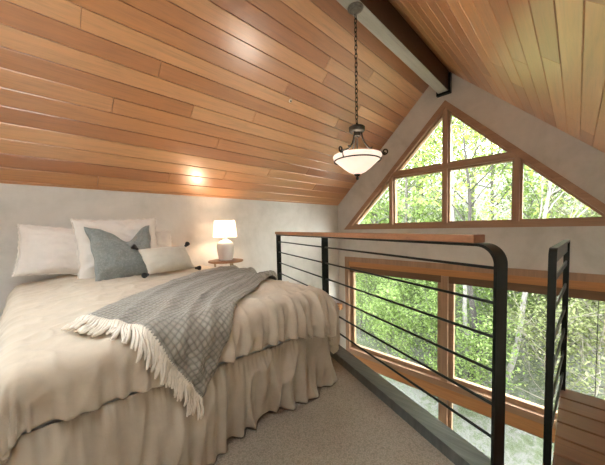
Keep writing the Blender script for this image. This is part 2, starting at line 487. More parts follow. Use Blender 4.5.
def rect(y0, y1, z0, z1): return [(y0, z0), (y1, z0), (y1, z1), (y0, z1)]
WL, WR = -.155, -3.525
w2 = window('window_2')
bm = bmesh.new()
prism(bm, [[(WL, -2.66), (WL, .51), (WR, .51), (WR, -2.66)], [(WL - .075, -2.58), (WL - .075, .428), (WR + .075, .428), (WR + .075, -2.58)]], toX, -.022, .12)
obj('casing', bm, M_trimz, w2)
iL, iR = WL - .075, WR + .075
bar(rect(iR, iL, .335, .428), -.006, .12, M_head, 'header_board', w2)
bar(rect(iR + .01, AY - .05, .235, .335), .015, .05, M_shade, 'window_shade', w2)
bar(rect(AY + .05, iL - .01, .235, .335), .015, .05, M_shade, 'window_shade', w2)
bar(rect(AY - .043, AY + .043, -1.265, .335), -.012, .12, M_trimz, 'mullion', w2)
bar(rect(iR, iL, -1.265, -1.175), -.016, .12, M_trimy, 'sill', w2)
pane(rect(iR, AY - .043, -1.175, .335), w2, .062, .045)
pane(rect(AY + .043, iL, -1.175, .335), w2, .062, .045)
bm = bmesh.new(); tube(bm, [V(.03, -3.305, .25), V(.03, -3.305, -1.0)], .003, 6); obj('pull_cord', bm, M_iron, w2)
w3 = window('window_3')
bar(rect(iR, iL, -1.43, -1.265), -.010, .12, M_head, 'header_board', w3)
bar(rect(AY - .043, AY + .043, -2.58, -1.43), -.012, .12, M_trimz, 'mullion', w3)
pane(rect(iR, AY - .043, -2.58, -1.43), w3, .045, .045)
pane(rect(AY + .043, iL, -2.58, -1.43), w3, .045, .045)
for nm, h, fn in (('added_skylight_right', FILL_SKY, place_right), ('added_skylight_left', FILL_SKL, place_left)):  # unseen skylights added behind the camera to brighten the room
    w5 = window(nm); SP = sky_poly(h); pr = lambda p, d: fn(p[0], p[1], d)
    bm = bmesh.new(); prism(bm, [SP, inset(SP, .04)], pr, -.012, .2); obj('casing', bm, M_trimz, w5)
    bm = bmesh.new(); prism(bm, [inset(SP, .035)], pr, .17, .176); obj('glass', bm, M_glass, w5)

# ------------------------------------------------------------------ loft edge curb and wooden landing
def along(y, n, z): 
    return V(edge_x(y), y, z) + RN * n
bm = bmesh.new()
prism(bm, [[tuple(along(0.0, -.08, 0).xy), tuple(along(0.0, .03, 0).xy), tuple(along(-2.97, .03, 0).xy), tuple(along(-2.97, -.08, 0).xy)]], toZ, 0.0, .058)
es = [e for e in bm.edges if all(v.co.z > .05 for v in e.verts) and e.calc_length() > 1]
bmesh.ops.bevel(bm, geom=es, offset=.006, segments=2, affect='EDGES')
struct(obj('trim_1', bm, M_curb))
bm = bmesh.new()
prism(bm, [[tuple(along(0.0, .0, 0).xy), tuple(along(0.0, .02, 0).xy), tuple(along(-2.97, .02, 0).xy), tuple(along(-2.97, .0, 0).xy)]], toZ, -.30, 0.0)
struct(obj('trim_2', bm, M_trimy))
LY1 = -3.075; LX1 = -1.722
bm = bmesh.new()
lx0 = edge_x(-2.97) + .012
xs = [LX1]
while xs[-1] - .1425 > lx0 + .03: xs.append(xs[-1] - .1425)
xs.append(lx0)
wid = [a - b for a, b in zip(xs, xs[1:])]
boards(bm, YR, LY1, wid, lambda a, s_, d: V(LX1 - s_, a, -d), 3, 5, 6, th=.03, gap=.013, joints={i: [] for i in range(len(wid))})
bmesh.ops.recalc_face_normals(bm, faces=bm.faces)
lay = bm.faces.layers.float['rnd']
n0 = len(bm.faces)
box(bm, lx0, LX1 - .003, YR, LY1 - .003, -.26, -.028)
bm.faces.ensure_lookup_table()
for f in bm.faces[n0:]: f[lay] = .1
struct(obj('floor_landing', bm, M_land))

# ------------------------------------------------------------------ main railing
P1 = along(-.32, 0, 0); P2 = along(-1.555, 0, 0); PE = along(-2.925, 0, 0)
rail = thing('railing', 'long black steel loft railing with horizontal rods and a wooden handrail', 'railing', tuple(P1 + V(0, 0, .058)))
def place_bar(bm, c, z0, z1, w=.062, t=.012):
    M = Matrix.Translation(c) @ Matrix(((RN.x, RD.x, 0, 0), (RN.y, RD.y, 0, 0), (0, 0, 1, 0), (0, 0, 0, 1)))
    box(bm, -w / 2, w / 2, -t / 2, t / 2, z0, z1, .0015, 1, M)
for p in (P1, P2):
    bm = bmesh.new(); place_bar(bm, p, .058, .972)
    rel(obj('post', bm, M_iron), rail)
def strip(bm, path, nrm, w, t):
    """flat bar swept along a planar path; nrm(i) the thickness direction, width along RN"""
    n = len(path); R = []
    for i in range(n):
        a = path[max(i - 1, 0)]; b = path[min(i + 1, n - 1)]; tg = (b - a).normalized(); nn = tg.cross(RN).normalized()
        R.append([bm.verts.new(path[i] + RN * sx * w / 2 + nn * sy * t / 2) for sx, sy in ((-1, -1), (1, -1), (1, 1), (-1, 1))])
    for A, B in zip(R, R[1:]):
        for k in range(4): bm.faces.new((A[k], B[k], B[(k + 1) % 4], A[(k + 1) % 4]))
    bm.faces.new(R[0]); bm.faces.new(R[-1][::-1]); bmesh.ops.recalc_face_normals(bm, faces=bm.faces)
r = .075; zt = .964
path = [P1 + V(0, 0, zt) + RD * 0.0, PE - RD * (r + .1) + V(0, 0, zt)]
for k in range(13):
    a = PI / 2 * k / 12
    path.append(PE - RD * (r - r * math.sin(a)) + V(0, 0, zt - r + r * math.cos(a)))
path.append(PE + V(0, 0, .058))
bm = bmesh.new(); strip(bm, path, None, .066, .012)
rel(obj('end_post', bm, M_iron, smooth=True, angle=30), rail)
for i in range(6):
    z = .873 - .1395 * i
    bm = bmesh.new(); tube(bm, [P1 + V(0, 0, z), PE + V(0, 0, z)], .0068, 12)
    rel(obj('rod', bm, M_iron, smooth=True), rail)
bm = bmesh.new()
c0 = P1 - RD * .04; c1 = PE - RD * .085
M = Matrix.Translation(c0) @ Matrix(((RN.x, RD.x, 0, 0), (RN.y, RD.y, 0, 0), (0, 0, 1, 0), (0, 0, 0, 1)))
box(bm, -.036, .036, 0, (c1 - c0).length, .9705, 1.005, .004, 2, M)
o = rel(obj('handrail', bm, M_cap), rail); o['label'] = 'flat brown wooden handrail'

# ------------------------------------------------------------------ short railing beside the landing
G0 = V(-2.53, -3.062, 0); G1 = V(-1.755, -3.090, 0)
gd = (G1 - G0); gl = gd.length; gd.normalize(); gn = V(gd.y, -gd.x, 0)
gate = thing('railing', 'short narrow black steel railing panel standing at the wooden landing', 'railing', tuple(G0))
GM = Matrix.Translation(G0) @ Matrix(((gd.x, -gn.x, 0, 0), (gd.y, -gn.y, 0, 0), (0, 0, 1, 0), (0, 0, 0, 1)))
def gpath(bm, pts, w, t):
    n = len(pts); R = []
    for i in range(n):
        a = pts[max(i - 1, 0)]; b = pts[min(i + 1, n - 1)]; tx, tz = b[0] - a[0], b[1] - a[1]; L = math.hypot(tx, tz); nx, nz = -tz / L, tx / L
        R.append([bm.verts.new(GM @ V(pts[i][0] + nx * sy * t / 2, sx * w / 2, pts[i][1] + nz * sy * t / 2)) for sx, sy in ((-1, -1), (1, -1), (1, 1), (-1, 1))])
    for A, B in zip(R, R[1:]):
        for k in range(4): bm.faces.new((A[k], B[k], B[(k + 1) % 4], A[(k + 1) % 4]))
    bm.faces.new(R[0]); bm.faces.new(R[-1][::-1]); bmesh.ops.recalc_face_normals(bm, faces=bm.faces)
bm = bmesh.new()
pts = [(0, -.22)]; r = .035
for k in range(9):
    a = PI / 2 * k / 8; pts.append((r - r * math.cos(a), .935 - r + r * math.sin(a)))
pts += [(gl, .935)]
gpath(bm, pts, .027, .012)
rel(obj('near_post', bm, M_iron, smooth=True, angle=30), gate)
bm = bmesh.new(); box(bm, gl - .012, gl + .012, -.0135, .0135, 0.0, .94, .001, 1, GM); rel(obj('far_post', bm, M_iron), gate)
bm = bmesh.new(); box(bm, .02, gl - .008, -.004, .004, .868, .931, .001, 1, GM); rel(obj('top_plate', bm, M_iron), gate)
for i in range(6):
    z = .80 - .1395 * i
    bm = bmesh.new(); box(bm, 0, gl, -.004, .004, z - .014, z + .014, .001, 1, GM); rel(obj('slat', bm, M_iron), gate)

# ------------------------------------------------------------------ bed
BXL, BXR, BYF, BYH = -4.13, -2.70, -1.958, -.05
bed = thing('bed', 'wide bed with gathered beige skirt standing against the low plaster wall', 'bed', ((BXL + BXR) / 2, -1.0, 0))
def rbox(name, x0, x1, y0, y1, z0, z1, r, mat):
    bm = bmesh.new(); box(bm, x0, x1, y0, y1, z0, z1, r, 4); return rel(obj(name, bm, mat, smooth=True), bed)
rbox('box_spring', BXL + .04, BXR - .04, BYF + .06, BYH, .16, .335, .03, M_mattress)
rbox('mattress', BXL, BXR, BYF, BYH, .338, .615, .05, M_mattress)
for x in (BXL + .1, BXR - .1):
    for y in (BYF + .12, BYH - .1):
        bm = bmesh.new(); lathe(bm, [(.025, 0), (.03, .02), (.03, .165)], 16, (x, y, 0)); rel(obj('leg', bm, M_iron, smooth=True), bed)
# gathered skirt: a strip round the foot and both sides
def skirt_path():
    P = []; st = .006; r = .05
    x0, x1, y0 = BXL - .025, BXR + .03, BYF - .018
    y = BYH
    while y > y0 + r: P.append((V(x0, y, 0), V(-1, 0, 0))); y -= st
    for k in range(1, 12):
        a = PI / 2 * k / 12; d = V(-math.cos(a), -math.sin(a), 0); P.append((V(x0 + r, y0 + r, 0) + d * r, d))
    x = x0 + r
    while x < x1 - r: P.append((V(x, y0, 0), V(0, -1, 0))); x += st
    for k in range(1, 12):
        a = PI / 2 * k / 12; d = V(math.sin(a), -math.cos(a), 0); P.append((V(x1 - r, y0 + r, 0) + d * r, d))
    y = y0 + r
    while y < BYH: P.append((V(x1, y, 0), V(1, 0, 0))); y += st
    return P
P = skirt_path(); bm = bmesh.new(); rows = 30; G = []
for i, (p, d) in enumerate(P):
    t = i * .006; colv = []
    base = 0; ztop = lerp(.452, .405, sm(-4.1, -2.9, p.x))
    if d.y < -.9:
        K = [(-4.2, .025), (-3.55, .025), (-3.32, -.01), (-3.115, -.045), (-3.06, -.012), (-2.9, -.015), (-2.7, .012)]
        for (xa, va), (xb, vb) in zip(K, K[1:]):
            if xa <= p.x <= xb: base = lerp(va, vb, sm(xa, xb, p.x))
    else: base = .02
    for j in range(rows + 1):
        v = j / rows; z = lerp(ztop, .012 + .02 * max(0, noise.noise(V(t * 3, 7, 0))), v)
        tt = t + .05 * v * noise.noise(V(t * 3.1, 2.5, v * .6))
        n1 = noise.noise(V(tt * 5.2, 1.7, v * .5)); n2 = noise.noise(V(tt * 17, 5.1, v * 1.1)); n3 = ridged((tt * 6.5, 8.3, v * .9)) ** 4
        off = base * v ** .9 + .055 * v ** .8 * n1 + .085 * v ** .6 * n2 + .075 * v ** .7 * (n3 - .35)
        off += .005 * math.sin(2 * PI * tt / .026 + 5 * noise.noise(V(t * 9, 2, 0))) * math.exp(-v * 8)
        off += .006 * (1 - math.exp(-v * 12)) + .003 * fbm((t * 12, z * 6, 3.3)) * (1 + v)
        colv.append(bm.verts.new(p + d * max(off, -.05 * v) + V(0, 0, z)))
    G.append(colv)
for a, b in zip(G, G[1:]):
    for j in range(rows): bm.faces.new((a[j], a[j + 1], b[j + 1], b[j]))
bmesh.ops.recalc_face_normals(bm, faces=bm.faces)
sk = rel(obj('bed_skirt', bm, M_skirt, smooth=True, angle=180), bed)
md = sk.modifiers.new('thickness', 'SOLIDIFY'); md.thickness = .003; md.offset = -1

# ------------------------------------------------------------------ duvet: a sheet mapped over the mattress
DXL, DXR, DYF = -4.105, -2.75, -1.915
DR = .085
def duvet(sx, sy, fine=True, fold=1.0):
    ox = max(0.0, sx - DXR) - max(0.0, DXL - sx); oy = max(0.0, DYF - sy)
    bx = min(max(sx, DXL), DXR); by = max(sy, DYF)
    d = math.hypot(ox, oy)
    # crown of the top
    u = (bx - DXL) / (DXR - DXL); w = (by - DYF) / 1.8
    edge = min(1, min(bx - DXL, DXR - bx, by - DYF) / .30) if d == 0 else 0
    edge = sm(0, 1, edge)
    z = .652 + .035 * edge + .02 * sm(.45, .85, w) * (1 - .6 * u)
    if fine:
        q = V(bx * 1.0, by * 1.0, 0)
        z += .010 * edge ** .5 * fbm((bx * 2.6 + 3, by * 3.4, 1.7), 3)
        cr = ridged((bx * 2.3 + .6 * noise.noise(q * 3), by * 7.0, 4.4))
        z += .012 * (.3 + .7 * edge) * (cr ** 6 - .3)
        cr2 = ridged((bx * 9 + by * 4, by * 6 - bx * 3, 8.1))
        z += .010 * (cr2 ** 5 - .3)
    if d <= 1e-9:
        pp = bx - by
        near_e = math.exp(-max(0, by - DYF) / .16) * sm(-4.0, -2.9, bx) + .8 * math.exp(-max(0, DXR - bx) / .12)
        z += (.026 * near_e * noise.noise(V(bx * 9 - by * 3, by * 1.5, 3.3)) + .026 * near_e * (ridged((bx * 6 - by * 2.5, by * 2, 9.1)) ** 4 - .3)) * min(1, max(0, by - DYF) / .05 + .3)
        return V(bx, by, z)
    dx, dy = ox / d, -oy / d
    corner = 2 * abs(dx * dy)                              # 1 on the diagonal
    p = sx if oy > 0 and ox == 0 else (sx - sy if ox > 0 else sx + sy)
    ang = math.atan2(-dy, dx) if dx >= 0 else math.atan2(-dy, dx)
    R = DR
    if d < R * PI / 2: h = R * math.sin(d / R); dr = R * (1 - math.cos(d / R))
    else: h = R; dr = R + d - R * PI / 2
    pp = bx - by * 1.0 + .28 * ang
    hang = sm(.03, .22, d)
    right = sm(-3.3, -2.75, bx)
    f = .6 * math.sin(2 * PI * (pp / .165) + 2.2 * noise.noise(V(pp * 2.1, 3.3, 0))) + .75 * math.sin(2 * PI * pp / .078 + 4 * noise.noise(V(pp * 3, 6.2, dr * 2)))
    f = max(-.45, math.copysign(abs(f) ** .8, f)); h += hang * (.020 + .026 * right) * f * fold
    h += hang * .012 * corner + .012 * hang * noise.noise(V(pp * 1.6, 5.5, dr))
    if fine:
        h += .012 * hang * fbm((pp * 7, dr * 4, 2.2)) + .020 * hang * (ridged((pp * 4.5, dr * 3 + pp * 2, 6.6)) ** 5 - .25) + .010 * hang * (ridged((pp * 11 + dr * 5, dr * 4 - pp * 3, 1.9)) ** 6 - .2)
    sag = 0.02 * hang * right * noise.noise(V(pp * 3.3, 8.8, 0))
    return V(bx + dx * h, by + dy * h, z - dr + sag)
def hem_len(sx):
    # how far the sheet hangs over the foot, measured along the cloth
    t = (sx - DXL) / (DXR - DXL)
    return lerp(.235, .285, t) + .05 * sm(.78, 1.0, t) + .012 * noise.noise(V(sx * 3, 1, 0))
SIDE = .36
def sheet_grid(nx, ny):
    """returns functions over the whole cloth"""
    xs = [lerp(DXL - SIDE, DXR + SIDE, i / nx) for i in range(nx + 1)]
    G = []
    for i, x in enumerate(xs):
        hl = hem_len(min(max(x, DXL), DXR)); row = []
        for j in range(ny + 1):
            y = lerp(-.13, DYF - hl, j / ny); row.append((x, y))
        G.append(row)
    return G
S = sheet_grid(280, 240); bm = bmesh.new(); G = [[bm.verts.new(duvet(*p)) for p in r_] for r_ in S]
for a, b in zip(G, G[1:]):
    for j in range(len(a) - 1): bm.faces.new((a[j], a[j + 1], b[j + 1], b[j]))
bmesh.ops.recalc_face_normals(bm, faces=bm.faces)
if sum(f.normal.z for f in bm.faces) < 0: bmesh.ops.reverse_faces(bm, faces=bm.faces)
dv = obj('duvet', bm, M_duvet, smooth=True, angle=180)
tag(dv, 'rumpled beige linen duvet spread over the bed and hanging over its foot', 'duvet')
md = dv.modifiers.new('thickness', 'SOLIDIFY'); md.thickness = .014; md.offset = -1

# ------------------------------------------------------------------ throw blanket lying diagonally over duvet
def curve_pts(pts):
    L = [0]
    for a, b in zip(pts, pts[1:]): L.append(L[-1] + math.hypot(b[0] - a[0], b[1] - a[1]))
    def f(t):
        s = t * L[-1]
        for i in range(len(pts) - 1):
            if s <= L[i + 1] + 1e-9:
                u = (s - L[i]) / (L[i + 1] - L[i])
                p0 = pts[max(i - 1, 0)]; p1 = pts[i]; p2 = pts[i + 1]; p3 = pts[min(i + 2, len(pts) - 1)]
                return tuple(.5 * (2 * p1[k] + (p2[k] - p0[k]) * u + (2 * p0[k] - 5 * p1[k] + 4 * p2[k] - p3[k]) * u * u + (3 * p1[k] - p0[k] - 3 * p2[k] + p3[k]) * u ** 3) for k in (0, 1))
        return pts[-1]
    return f
EL = curve_pts([(-3.93, -1.675), (-3.71, -1.475), (-3.45, -1.22), (-3.07, -.90), (-2.74, -.64), (-2.45, -.45)])
ER = curve_pts([(-3.595, -2.275), (-3.515, -2.17), (-3.45, -2.05), (-3.33, -1.90), (-3.1, -1.74), (-2.74, -1.46), (-2.48, -1.28)])
def tsheet(s, t):
    a, b = EL(s), ER(s); return lerp(a[0], b[0], t), lerp(a[1], b[1], t)
def throw(s, t, lift=0.0):
    sx, sy = tsheet(s, t); e = .012
    p = duvet(sx, sy); p0 = duvet(sx, sy, False, 0); px = duvet(sx + e, sy, False, 0); py = duvet(sx, sy + e, False, 0)
    n = (px - p0).cross(py - p0); p = p.lerp(duvet(sx, sy, False, .3) + n.normalized() * .018, .6)
    n = n.normalized() if n.length > 1e-9 else V(0, 0, 1)
    g = .3 + .7 * sm(.1, .75, s)
    ph = t * 2.6 + .55 * math.sin(s * 5 + .6) * .4 + .25 * noise.noise(V(s * 3, t * 2, 5))
    tw = t + .05 * math.sin(s * 5 + .6) + .05 * noise.noise(V(s * 2.2, 3.1, 5))
    k = sum(a_ * math.exp(-((tw - c_ - m_ * s) / w_) ** 2) for c_, m_, w_, a_ in ((.30, -.12, .045, .8), (.52, .02, .06, 1), (.70, .12, .035, .7), (.88, .02, .04, .9)))
    off = .010 + lift + .048 * g * k + .016 * (1 - g) * (.5 + .5 * noise.noise(V(s * 4, t * 5, 2.2))) + .006 * (.5 + .5 * fbm((s * 9, t * 8, 7)))
    off *= 1 if lift else lerp(1, .6, sm(.94, 1, abs(2 * t - 1)))
    return p + n * off
ns, nt_ = 210, 130
bm = bmesh.new(); uvl = bm.loops.layers.uv.new('UVMap')
G = [[bm.verts.new(throw(i / ns, j / nt_)) for j in range(nt_ + 1)] for i in range(ns + 1)]
for i in range(ns):
    for j in range(nt_):
        f = bm.faces.new((G[i][j], G[i + 1][j], G[i + 1][j + 1], G[i][j + 1]))
        for l, (a, b) in zip(f.loops, ((i, j), (i + 1, j), (i + 1, j + 1), (i, j + 1))):
            q = tsheet(a / ns, b / nt_); l[uvl].uv = (q[0] * .873 + q[1] * .487 + 6, q[0] * .487 - q[1] * .873 + 6)
bm.normal_update()
if sum(f.normal.z for f in bm.faces) < 0: bmesh.ops.reverse_faces(bm, faces=bm.faces)
th = obj('throw_blanket', bm, M_throw, smooth=True, angle=180)
tag(th, 'grey waffle weave throw blanket with ivory fringe lying across the duvet', 'blanket')
md = th.modifiers.new('thickness', 'SOLIDIFY'); md.thickness = .006; md.offset = -1
rt = random.Random(3); NT = 66
for k in range(NT):
    t = (k + .5) / NT; s0 = tsheet(0, t); s1 = tsheet(.04, t)
    d = V(s0[0] - s1[0], s0[1] - s1[1]).normalized()
    hangw = sm(-1.75, -2.0, s0[1])
    d = (d * lerp(1, .35, hangw) + V(0, -1) * (hangw * .9 + .12)).normalized()
    d = Matrix.Rotation(rt.uniform(-.16, .16), 2) @ d
    L = rt.uniform(.085, .115); pts = []; n = 7; wob = rt.uniform(-.5, .5)
    for q in range(n):
        u = q / (n - 1); w_ = math.sin(u * 3.0 + wob * 3) * .010 * u
        sx = s0[0] + d.x * L * u - d.y * w_; sy = s0[1] + d.y * L * u + d.x * w_
        b_ = duvet(sx, sy, False, 0); e = .012; nn = (duvet(sx + e, sy, False, 0) - b_).cross(duvet(sx, sy + e, False, 0) - b_).normalized(); b_ = duvet(sx, sy).lerp(duvet(sx, sy, False, .3) + nn * .018, .6)
        if nn.z < 0 and hangw < .5: nn = -nn
        pts.append(b_ + nn * (.010 + .003 * rt.random()))
    pts[0] = throw(.004, t)
    bm = bmesh.new(); r0 = rt.uniform(.0058, .0078)
    tube(bm, pts, [r0 * .8, r0 * 1.15, r0 * .8, r0 * .95, r0 * 1.05, r0 * 1.1, r0 * .5], 7)
    o = obj('tassel', bm, M_fringe, th, smooth=True)
    if k == 0: o['label'] = 'knotted ivory fringe tassel'

# ------------------------------------------------------------------ pillows
def pillow(name, w, h, T, mat, loc, rot, label, seed=0, chop=0.0, pinch=.07, cat='pillow', flange=0.0, wr=1.5, n=64, group=None, ear=0.0):
    root = thing(name, label, cat, loc, rot, group)
    bm = bmesh.new(); a, b = w / 2, h / 2
    def pt(u, v, sgn):
        x = a * u * (1 - pinch * (1 - v * v)); y = b * v * (1 - pinch * (1 - u * u))
        c = math.exp(-((u - (.18 if chop else 0)) / .42) ** 2)
        y -= chop * c * ((v + 1) / 2) ** 1.5
        m = (1 - min(1, abs(u)) ** 2.4) * (1 - min(1, abs(v)) ** 2.4)
        t = T * max(0, m) ** .55
        t *= 1 - (.5 * c * sm(-.2, 1, v) if chop else 0)
        k = fbm((u * 2.2 + seed, v * 2.2, sgn * 3 + seed * 1.7), 3)
        cr = ridged((u * 2.6 + seed * 3.1, v * 3.4 + u * .8, sgn + seed)) ** 5
        ez = min(1, max(0, m) * 4)
        t += wr * ez * (.010 * k + .004 * (cr - .3))
        sagz = .0
        return V(x + .006 * wr * noise.noise(V(v * 3, seed, 1)) , y + .008 * wr * noise.noise(V(u * 3.5, seed, 2)), sgn * t + .012 * wr * noise.noise(V(u * 1.5, v * 1.5, seed + 9)))
    F = {}
    for sgn in (1, -1):
        for i in range(n + 1):
            for j in range(n + 1):
                e = i in (0, n) or j in (0, n)
                if e and sgn == -1: F[(i, j, -1)] = F[(i, j, 1)]; continue
                u, v = math.sin((i / n - .5) * PI * .92) / math.sin(PI * .46), math.sin((j / n - .5) * PI * .92) / math.sin(PI * .46)
                F[(i, j, sgn)] = bm.verts.new(pt(u, v, sgn))
        for i in range(n):
            for j in range(n):
                q = [F[(i, j, sgn)], F[(i + 1, j, sgn)], F[(i + 1, j + 1, sgn)], F[(i, j + 1, sgn)]]
                bm.faces.new(q if sgn > 0 else q[::-1])
    border = [F[(i, 0, 1)].co.copy() for i in range(n)] + [F[(n, j, 1)].co.copy() for j in range(n)] + [F[(i, n, 1)].co.copy() for i in range(n, 0, -1)] + [F[(0, j, 1)].co.copy() for j in range(n, 0, -1)]
    corners = [F[(0, n, 1)].co.copy(), F[(0, 0, 1)].co.copy(), F[(n, n, 1)].co.copy(), F[(n, 0, 1)].co.copy()]
    obj('cover', bm, mat, root, smooth=True, angle=180)
    if flange:
        bm = bmesh.new(); I = []; O = []
        m = len(border)
        for i, p in enumerate(border):
            d = V(p.x / a, p.y / b, 0); dd = V(p.x, p.y, 0).normalized()
            wv = flange * (1 + .3 * math.sin(i * 1.3 + seed))
            I.append(bm.verts.new(p)); O.append(bm.verts.new(p + dd * wv + V(0, 0, .35 * flange * math.sin(i * .9 + seed))))
        for i in range(m): bm.faces.new((I[i], O[i], O[(i + 1) % m], I[(i + 1) % m]))
        o = obj('flange', bm, mat, root, smooth=True, angle=180)
        md = o.modifiers.new('t', 'SOLIDIFY'); md.thickness = .003; md.offset = 0
    else:
        bm = bmesh.new(); tube(bm, border, .0035, 6, closed=True); obj('piping', bm, mat, root, smooth=True)
    return root, corners
R = math.radians
pillow('pillow', .62, .40, .085, M_white, (-3.83, -.235, .905), (R(68), R(7), R(0)), 'white bed pillow at the far left end, partly behind the tall white pillow', 1, flange=.012)
pillow('pillow', .62, .38, .085, M_white, (-3.33, -.20, .87), (R(70), 0, R(0)), 'white bed pillow nearest the lamp, mostly hidden behind other cushions', 2, flange=.010)
pillow('pillow', .60, .52, .09, M_white, (-3.52, -.40, .915), (R(70), R(-1), R(-2)), 'tall white pillow right behind the blue grey cushion', 3, flange=.014)
pillow('throw_pillow', .45, .46, .09, M_blue, (-3.53, -.565, .885), (R(66), R(-2), R(2)), 'square blue grey patterned cushion with a dent in its top edge', 4, chop=.12, pinch=.10, cat='cushion')
lp, cs = pillow('lumbar_pillow', .41, .23, .075, M_lumb, (-3.25, -.71, .812), (R(54), R(1), R(13)), 'small ivory lumbar cushion with black corner tassels', 5, pinch=.05, cat='cushion', wr=.6)
for c in cs:
    bm = bmesh.new(); d = V(c.x / .22, c.y / .12 * .5 + .25, .25).normalized()
    q = c + d * .0; tube(bm, [q, q + d * .010, q + d * .018, q + d * .026, q + d * .045, q + d * .053], [.005, .012, .010, .017, .022, .018], 14)
    o = obj('tassel', bm, M_black, lp, smooth=True, angle=70); o['label'] = 'black yarn corner tassel'

# ------------------------------------------------------------------ bedside table and lamp
TX, TY, TZ = -2.478, -.285, .70
tb = thing('side_table', 'round wooden bedside table on thin legs beside the bed', 'table', (TX, TY, 0))
bm = bmesh.new(); lathe(bm, [(0, TZ - .022), (.185, TZ - .022), (.195, TZ - .017), (.195, TZ - .005), (.19, TZ), (0, TZ)], 56, (0, 0, 0)); obj('table_top', bm, M_table, tb, smooth=True)
for a in (35, 155, 275):
    c, s_ = math.cos(R(a)), math.sin(R(a)); bm = bmesh.new()
    tube(bm, [V(.12 * c, .12 * s_, TZ - .022), V(.14 * c + .01, .14 * s_, 0.0)], [.011, .008], 10); obj('leg', bm, M_brass, tb, smooth=True)
lamp = thing('table_lamp', 'lit white ceramic lamp with a drum shade on the bedside table', 'lamp', (-2.478, -.285, TZ))
bm = bmesh.new(); lathe(bm, [(0, 0), (.066, 0), (.074, .006), (.084, .05), (.092, .10), (.096, .145), (.094, .175), (.082, .202), (.055, .220), (.032, .230), (.026, .24), (.026, .252), (0, .252)], 48); obj('lamp_base', bm, M_lbase, lamp, smooth=True)
bm = bmesh.new(); lathe(bm, [(.0, .252), (.012, .252), (.012, .30), (0, .30)], 20); obj('socket', bm, M_brass, lamp, smooth=True)
bm = bmesh.new(); lathe(bm, [(.132, .265), (.112, .452)], 56, capb=False, capt=False)
obj('lamp_shade', bm, M_lshade, lamp, smooth=True)
bm = bmesh.new(); bmesh.ops.create_uvsphere(bm, u_segments=20, v_segments=12, radius=.03)
for v in bm.verts: v.co.z += .335
obj('bulb', bm, glow('bulb', (1, .70, .46), 110), lamp, smooth=True)

# ------------------------------------------------------------------ pendant
PX, PY = -2.105, -1.826
pd = thing('pendant_light', 'lit bowl pendant with scrolled bronze arms hanging on a chain', 'pendant light', (PX, PY, 2.811))
def L(z): return z - 2.815
bm = bmesh.new(); lathe(bm, [(0, 0), (.062, 0), (.064, -.006), (.060, -.012), (.050, -.014), (.048, -.022), (.036, -.026), (.032, -.034), (.02, -.04), (.012, -.052), (0, -.055)], 40); obj('canopy', bm, M_pewter, pd, smooth=True)
bm = bmesh.new(); z = L(2.765); k = 0; pitch = .0345
while z > L(1.90):
    pts = []
    for q in range(14):
        a = 2 * PI * q / 14; x_ = .0105 * math.cos(a); zz = .017 * math.sin(a) + (.005 if math.sin(a) > 0 else -.005)
        pts.append(V(x_ if k % 2 == 0 else 0, 0 if k % 2 == 0 else x_, z - .017 + zz))
    tube(bm, pts, .0034, 6, closed=True); z -= pitch; k += 1
obj('chain', bm, M_bronze, pd, smooth=True)
bm = bmesh.new()
lathe(bm, [(0, L(1.905)), (.008, L(1.905)), (.010, L(1.885)), (.055, L(1.878)), (.066, L(1.87)), (.064, L(1.842)), (.056, L(1.832)), (.03, L(1.826)), (.03, L(1.80)), (0, L(1.80))], 40); obj('cap', bm, M_bronze, pd, smooth=True)
bm = bmesh.new(); tube(bm, [V(0, 0, L(1.81)), V(0, 0, L(1.50))], .006, 10); obj('rod', bm, M_bronze, pd, smooth=True)
RIM = L(1.642)
bm = bmesh.new()
prof = [(.0, L(1.488)), (.03, L(1.490)), (.07, L(1.508)), (.11, L(1.538)), (.15, L(1.574)), (.178, L(1.598)), (.195, L(1.615)), (.2, L(1.632)), (.196, RIM), (.19, L(1.638)), (.186, L(1.622)), (.17, L(1.604)), (.145, L(1.582)), (.105, L(1.549)), (.065, L(1.519)), (.0, L(1.500))]
lathe(bm, prof, 64); obj('bowl', bm, M_bowl, pd, smooth=True, angle=180)
bm = bmesh.new(); n = 64
tube(bm, [V(.188 * math.cos(2 * PI * q / n), .188 * math.sin(2 * PI * q / n), L(1.598)) for q in range(n)], .0055, 8, closed=True); obj('ring', bm, M_bronze, pd, smooth=True)
bm = bmesh.new(); lathe(bm, [(0, L(1.440)), (.008, L(1.445)), (.012, L(1.458)), (.008, L(1.470)), (.022, L(1.478)), (.026, L(1.488)), (0, L(1.494))], 24); obj('finial', bm, M_bronze, pd, smooth=True)
for a in (-60, 60, 180):
    c, s_ = math.cos(R(a)), math.sin(R(a)); prof = []
    for q in range(15):
        u = q / 14; prof.append((.034 + .166 * u ** 1.9 + .004, L(1.835) - .185 * (1 - (1 - u) ** 1.6) - .0 * u))
    # scroll at the rim
    cx, cz = .222, L(1.655)
    for q in range(26):
        th_ = PI * 1.05 + q / 25 * PI * 2.6; rr = lerp(.025, .009, q / 25)
        prof.append((cx + rr * math.cos(th_), cz + rr * math.sin(th_)))
    bm = bmesh.new(); tube(bm, [V(r_ * c, r_ * s_, z_) for r_, z_ in prof], .0064, 8)
    tube(bm, [V(.115 * c - .012 * s_ * 0, .115 * s_, L(1.70)), V(.118 * c, .118 * s_, L(1.694))], .009, 8)
    tube(bm, [V(.197 * c, .197 * s_, L(1.655)), V(.196 * c, .196 * s_, L(1.63)), V(.190 * c, .190 * s_, L(1.598))], .0052, 8)
    obj('arm', bm, M_bronze, pd, smooth=True)

pl_ = bpy.data.objects.new('pendant_bulb', bpy.data.lights.new('pendant_bulb', 'POINT')); COL.objects.link(pl_)
pl_.data.energy = 2.5; pl_.data.color = (1, .90, .78); pl_.data.shadow_soft_size = .09; pl_.location = (PX, PY, 1.62)
